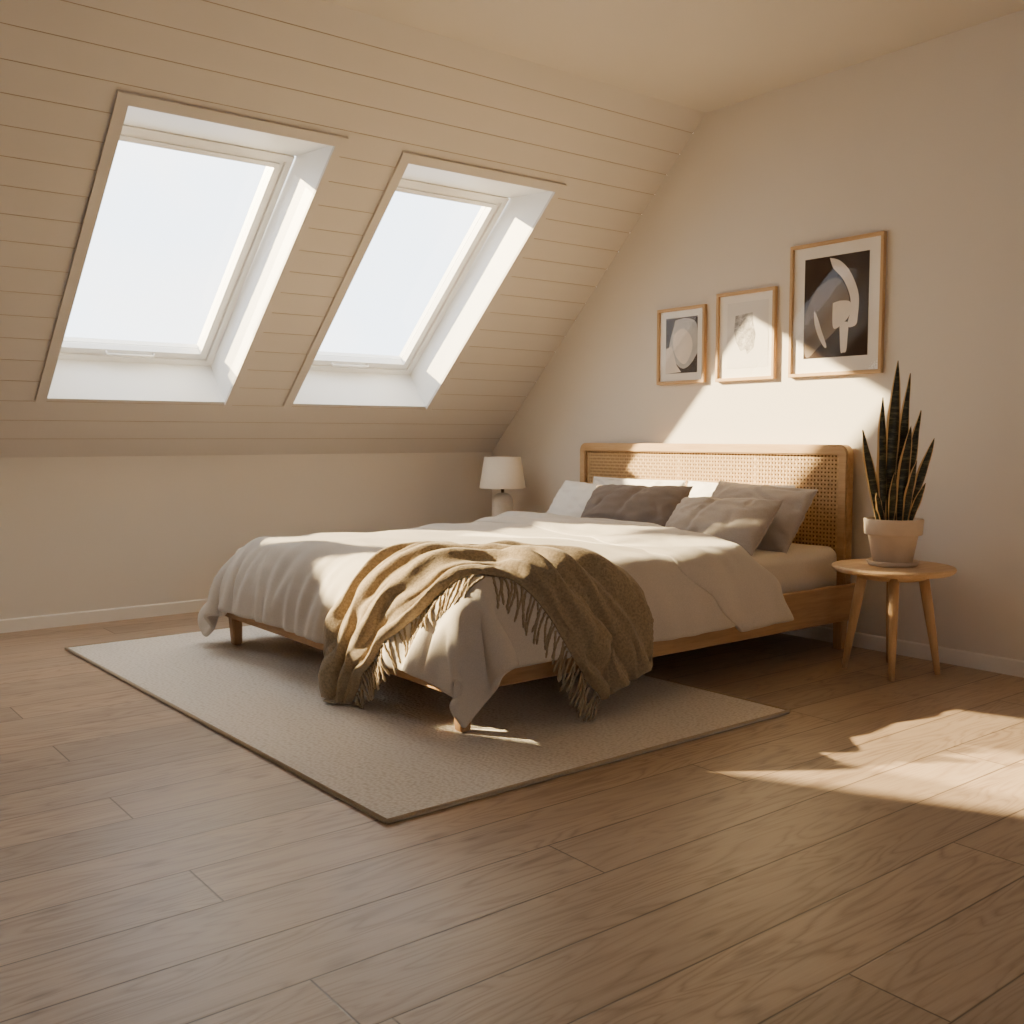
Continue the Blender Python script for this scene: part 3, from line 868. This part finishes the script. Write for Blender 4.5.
def leaf(tipx, tipy, basex, wpx, depth=0.0, twist=0.0, bow=0.0):
    H = (516 - tipy) / PXM + 0.028
    b0 = rh * ((basex - 893.5) / PXM) + fh * depth * 0.4
    t0 = rh * ((tipx - 893.5) / PXM) + fh * depth
    n_ = 26; me = bpy.data.meshes.new('leaf'); vs, fs, ed = [], [], []
    W = wpx / PXM / 2
    for i in range(n_ + 1):
        t = i / n_
        lat = t + bow * t * (1 - t)
        c = b0.lerp(t0, lat if bow else t ** 1.25) + Vector((0, 0, 0.185 + H * t))
        pw = (0.52 + 0.48 * math.sin(min(1, t / 0.5) * PI / 2)) if t < 0.5 else (max(0.0, 1 - ((t - 0.5) / 0.5) ** 1.9)) ** 0.9
        pw = max(pw, 0.02)
        ang = twist * (1 - t) + 0.3 * math.sin(t * 5 + tipx) * 0.5
        ax = (rh * math.cos(ang) + fh * math.sin(ang)); nn = Vector((-ax.y, ax.x, 0))
        for k in range(7):
            s_ = (k - 3) / 3.0
            wav = 0.003 * math.sin(t * 16 + tipy + k)
            vs.append(c + ax * (s_ * W * pw) + nn * (W * pw * 0.45 * s_ * s_ + wav * abs(s_)))
            ed.append(abs(s_) if k not in (1, 5) else 0.78)
    for i in range(n_):
        for k in range(6):
            a = i * 7 + k; fs.append((a, a + 1, a + 8, a + 7))
    me.from_pydata([tuple(v) for v in vs], [], fs); me.update()
    at = me.attributes.new('edge', 'FLOAT', 'POINT'); at.data.foreach_set('value', ed)
    o = link_data('leaf', me, M['leaf'], plant, True)
    m = o.modifiers.new('thickness', 'SOLIDIFY'); m.thickness = 0.003
    q_ = o.modifiers.new('smooth', 'SUBSURF'); q_.levels = q_.render_levels = 1
for a in [(893, 361, 889, 15, -0.01, 0.1), (908, 373, 897, 12, 0.02, -0.2), (878, 397, 883, 12, -0.02, 0.3), (915, 410, 903, 13, -0.03, 0.2),
          (859, 429, 878, 11, -0.02, -0.3), (930, 437, 910, 12, -0.02, 0.4), (904, 425, 898, 13, -0.05, -0.2), (885, 428, 886, 10, 0.05, 0.5),
          (909, 459, 903, 10, -0.07, 0.3), (919, 481, 908, 8, -0.06, -0.3), (872, 490, 882, 8, -0.05, 0.3), (896, 452, 893, 11, 0.06, 0.1),
          (888, 470, 889, 9, -0.07, -0.4), (880, 462, 884, 9, 0.05, 0.2)]:
    leaf(*a)

# ------------------------------------------------------------------ table lamp
LC = Vector((4.19, 5.445, 0.4805))
lamp = tag(empty('table_lamp', LC), 'small table lamp with white ceramic base and cream drum shade in the corner', 'lamp')
bm = bmesh.new(); add_lathe(bm, [(0, 0), (0.062, 0), (0.070, 0.006), (0.073, 0.03), (0.073, 0.12), (0.069, 0.15), (0.056, 0.176), (0.034, 0.190), (0.014, 0.194), (0, 0.194)], 56)
link_mesh('base', bm, M['ceramic'], lamp, True)
bm = bmesh.new(); add_lathe(bm, [(0, 0.192), (0.011, 0.192), (0.011, 0.215), (0.016, 0.217), (0.016, 0.275), (0, 0.275)], 24)
link_mesh('neck', bm, M['brass'], lamp, True)
bm = bmesh.new(); add_lathe(bm, [(0.157, 0.226), (0.124, 0.436), (0.121, 0.436), (0.154, 0.226), (0.157, 0.226)], 64)
for k in range(3):
    a = 2 * PI * k / 3
    add_tube(bm, [(0, 0, 0.268), (0.15 * math.cos(a), 0.15 * math.sin(a), 0.262)], 0.0018, 6)
link_mesh('lamp_shade', bm, M['shade'], lamp, True)

# ------------------------------------------------------------------ pictures on the headboard wall
def picture(label, y0, y1, z0, z1, mat_in, shapes, paper):
    """y0>y1 (left to right); mat_in: left,right,top,bottom borders of mat; shapes: polygons in 0..1 image coordinates"""
    loc = Vector((XW, (y0 + y1) / 2, (z0 + z1) / 2))
    r = tag(empty('picture_frame', loc), label, 'picture', 'framed prints above the headboard')
    W_, H_ = y0 - y1, z1 - z0
    P = lambda d, a, b: Vector((-d, W_ / 2 - a, -H_ / 2 + b))      # depth from wall, from left, from bottom
    fw = 0.018; fd = 0.026
    for nm, q_ in (('x', (0, W_, 0, fw)), ('x', (0, W_, H_ - fw, H_)), ('z', (0, fw, fw, H_ - fw)), ('z', (W_ - fw, W_, fw, H_ - fw))):
        bm = bmesh.new(); p, s_ = P(0.001, q_[0], q_[2]), P(fd, q_[1], q_[3])
        lo = [min(p[i], s_[i]) for i in range(3)]; hi = [max(p[i], s_[i]) for i in range(3)]
        add_box(bm, lo, hi, 0.002, 1)
        link_mesh('frame_bar', bm, M['frame_y'] if nm == 'x' else M['frame_z'], r)
    bm = bmesh.new()
    bm.faces.new([bm.verts.new(P(0.010, a, b)) for a, b in ((fw * .7, fw * .7), (W_ - fw * .7, fw * .7), (W_ - fw * .7, H_ - fw * .7), (fw * .7, H_ - fw * .7))])
    link_mesh('mat_board', bm, M['mat'], r)
    l, rr, tp, bt = mat_in
    A0, A1, B0, B1 = l, W_ - rr, bt, H_ - tp
    me_m = [paper]; bm = bmesh.new()
    f = bm.faces.new([bm.verts.new(P(0.0112, a, b)) for a, b in ((A0, B0), (A1, B0), (A1, B1), (A0, B1))]); f.material_index = 0
    for k, (mt, poly, smooth) in enumerate(shapes):
        if mt not in me_m: me_m.append(mt)
        pts = poly
        if smooth:
            pts = [tuple(catmull(poly + [poly[0]], i / (len(poly) * 6))) for i in range(len(poly) * 6)]
        pts = [(min(max(x, 0), 1), min(max(y, 0), 1)) for x, y in pts]
        f = bm.faces.new([bm.verts.new(P(0.0114 + 0.0003 * k, A0 + x * (A1 - A0), B1 - y * (B1 - B0))) for x, y in pts])
        f.material_index = me_m.index(mt)
    art = link_mesh('artwork', bm, None, r, False, me_m)
    bm = bmesh.new()
    bm.faces.new([bm.verts.new(P(0.0185, a, b)) for a, b in ((fw * .8, fw * .8), (W_ - fw * .8, fw * .8), (W_ - fw * .8, H_ - fw * .8), (fw * .8, H_ - fw * .8))])
    link_mesh('glass_pane', bm, M['pglass'], r)
    return r
picture('smallest framed print, leftmost, dark ground with overlapping pale discs', 4.282, 3.912, 1.360, 1.802, (0.062, 0.062, 0.058, 0.062),
        [(M['greywash'], [(0.30, 0.05), (0.62, 0.02), (0.95, 0.12), (1.0, 0.45), (0.98, 0.72), (0.60, 0.92), (0.30, 0.80), (0.10, 0.55)], True),
         (M['bone'], [(0.24, 0.30), (0.52, 0.20), (0.78, 0.34), (0.84, 0.58), (0.62, 0.84), (0.36, 0.72), (0.24, 0.52)], True),
         (M['ink'], [(0.62, 0.96), (0.86, 0.80), (1.0, 0.66), (1.0, 1.0), (0.62, 1.0)], False),
         (M['bone'], [(0.0, 0.55), (0.2, 0.5), (0.35, 0.85), (0.5, 0.98), (0.0, 1.0)], False)], M['ink'])
picture('middle framed print, pale paper with a small smudged pencil texture', 3.829, 3.426, 1.358, 1.846, (0.072, 0.050, 0.060, 0.070),
        [(M['sketch'], [(0.20, 0.20), (0.62, 0.17), (0.64, 0.34), (0.70, 0.50), (0.66, 0.70), (0.50, 0.80), (0.46, 0.72), (0.34, 0.74), (0.22, 0.60), (0.17, 0.44)], False)], M['paper'])
bx = lambda x, y: ((x - 652) / 253.0, (y - (197 - 39 * (x - 652) / 253.0)) / (403.0 + 24 * (x - 652) / 253.0))
picture('largest framed print, rightmost, bone white curved forms on dark brown', 3.335, 2.794, 1.360, 2.035, (0.084, 0.084, 0.078, 0.092),
        [(M['ink_reflect'], [bx(*p) for p in ((655, 420), (700, 320), (760, 272), (800, 280), (826, 330), (830, 390), (790, 470), (720, 545), (660, 590))], True),
         (M['bone'], [bx(*p) for p in ((752, 188), (790, 198), (828, 236), (856, 296), (868, 350), (866, 420), (858, 462), (826, 466), (838, 400), (832, 336), (804, 272), (768, 232))], True),
         (M['bone'], [bx(*p) for p in ((768, 372), (800, 362), (836, 368), (838, 410), (815, 448), (772, 474))], True),
         (M['bone'], [bx(*p) for p in ((796, 455), (828, 452), (828, 520), (824, 568), (812, 574), (802, 566))], True),
         (M['bone'], [bx(*p) for p in ((694, 402), (708, 430), (724, 480), (746, 546), (736, 550), (712, 506), (696, 452))], True)], M['ink'])

# ------------------------------------------------------------------ world, sun, view
w = bpy.data.worlds.new('sky'); S.world = w; w.use_nodes = True
nt = w.node_tree; nt.nodes.clear()
wo = nt.nodes.new('ShaderNodeOutputWorld'); bg = nt.nodes.new('ShaderNodeBackground')
bg.inputs[1].default_value = 7.0
tc_ = nt.nodes.new('ShaderNodeTexCoord'); nz_ = nt.nodes.new('ShaderNodeTexNoise'); cr_ = nt.nodes.new('ShaderNodeValToRGB')
nz_.inputs['Scale'].default_value = 5.0; nz_.inputs['Detail'].default_value = 4.0
nt.links.new(tc_.outputs['Generated'], nz_.inputs['Vector']); nt.links.new(nz_.outputs[0], cr_.inputs[0])
cr_.color_ramp.elements[0].position = 0.42; cr_.color_ramp.elements[0].color = (0.82, 0.91, 1.0, 1)
cr_.color_ramp.elements[1].position = 0.66; cr_.color_ramp.elements[1].color = (1.0, 0.97, 0.92, 1)
nt.links.new(cr_.outputs[0], bg.inputs[0])
nt.links.new(bg.outputs[0], wo.inputs[0])
sd = Vector((1.0, -1.36, -0.74)).normalized()
sun_d = bpy.data.lights.new('sun', 'SUN'); sun_d.energy = 50; sun_d.angle = rad(1.2); sun_d.color = (1.0, 0.795, 0.45)
sun = bpy.data.objects.new('sun', sun_d); COL.objects.link(sun)
sun.rotation_euler = sd.to_track_quat('-Z', 'Y').to_euler(); sun.location = (-6, 9, 6)
d2 = Vector((0.52, -1.15, -0.82)).normalized()
sp_d = bpy.data.lights.new('gap_fill_spot', 'SPOT'); spo = bpy.data.objects.new('gap_fill_spot', sp_d); COL.objects.link(spo)  # added lamp, fills the gap the sun leaves on bed and floor
tgt = sp(1.93, 1.25, 0.15); spo.location = tgt - d2 * 14.0; spo.rotation_euler = d2.to_track_quat('-Z', 'Y').to_euler()
sp_d.spot_size = 2 * math.atan(0.80 / 14.0); sp_d.spot_blend = 0.02; sp_d.shadow_soft_size = 0.12
sp_d.energy = 43 * 4 * PI * 14.0 ** 2; sp_d.color = sun_d.color
S.view_settings.view_transform = 'AgX'
S.view_settings.exposure = -0.33
S.cycles.use_denoising = True
S.cycles.max_bounces = 10; S.cycles.diffuse_bounces = 6
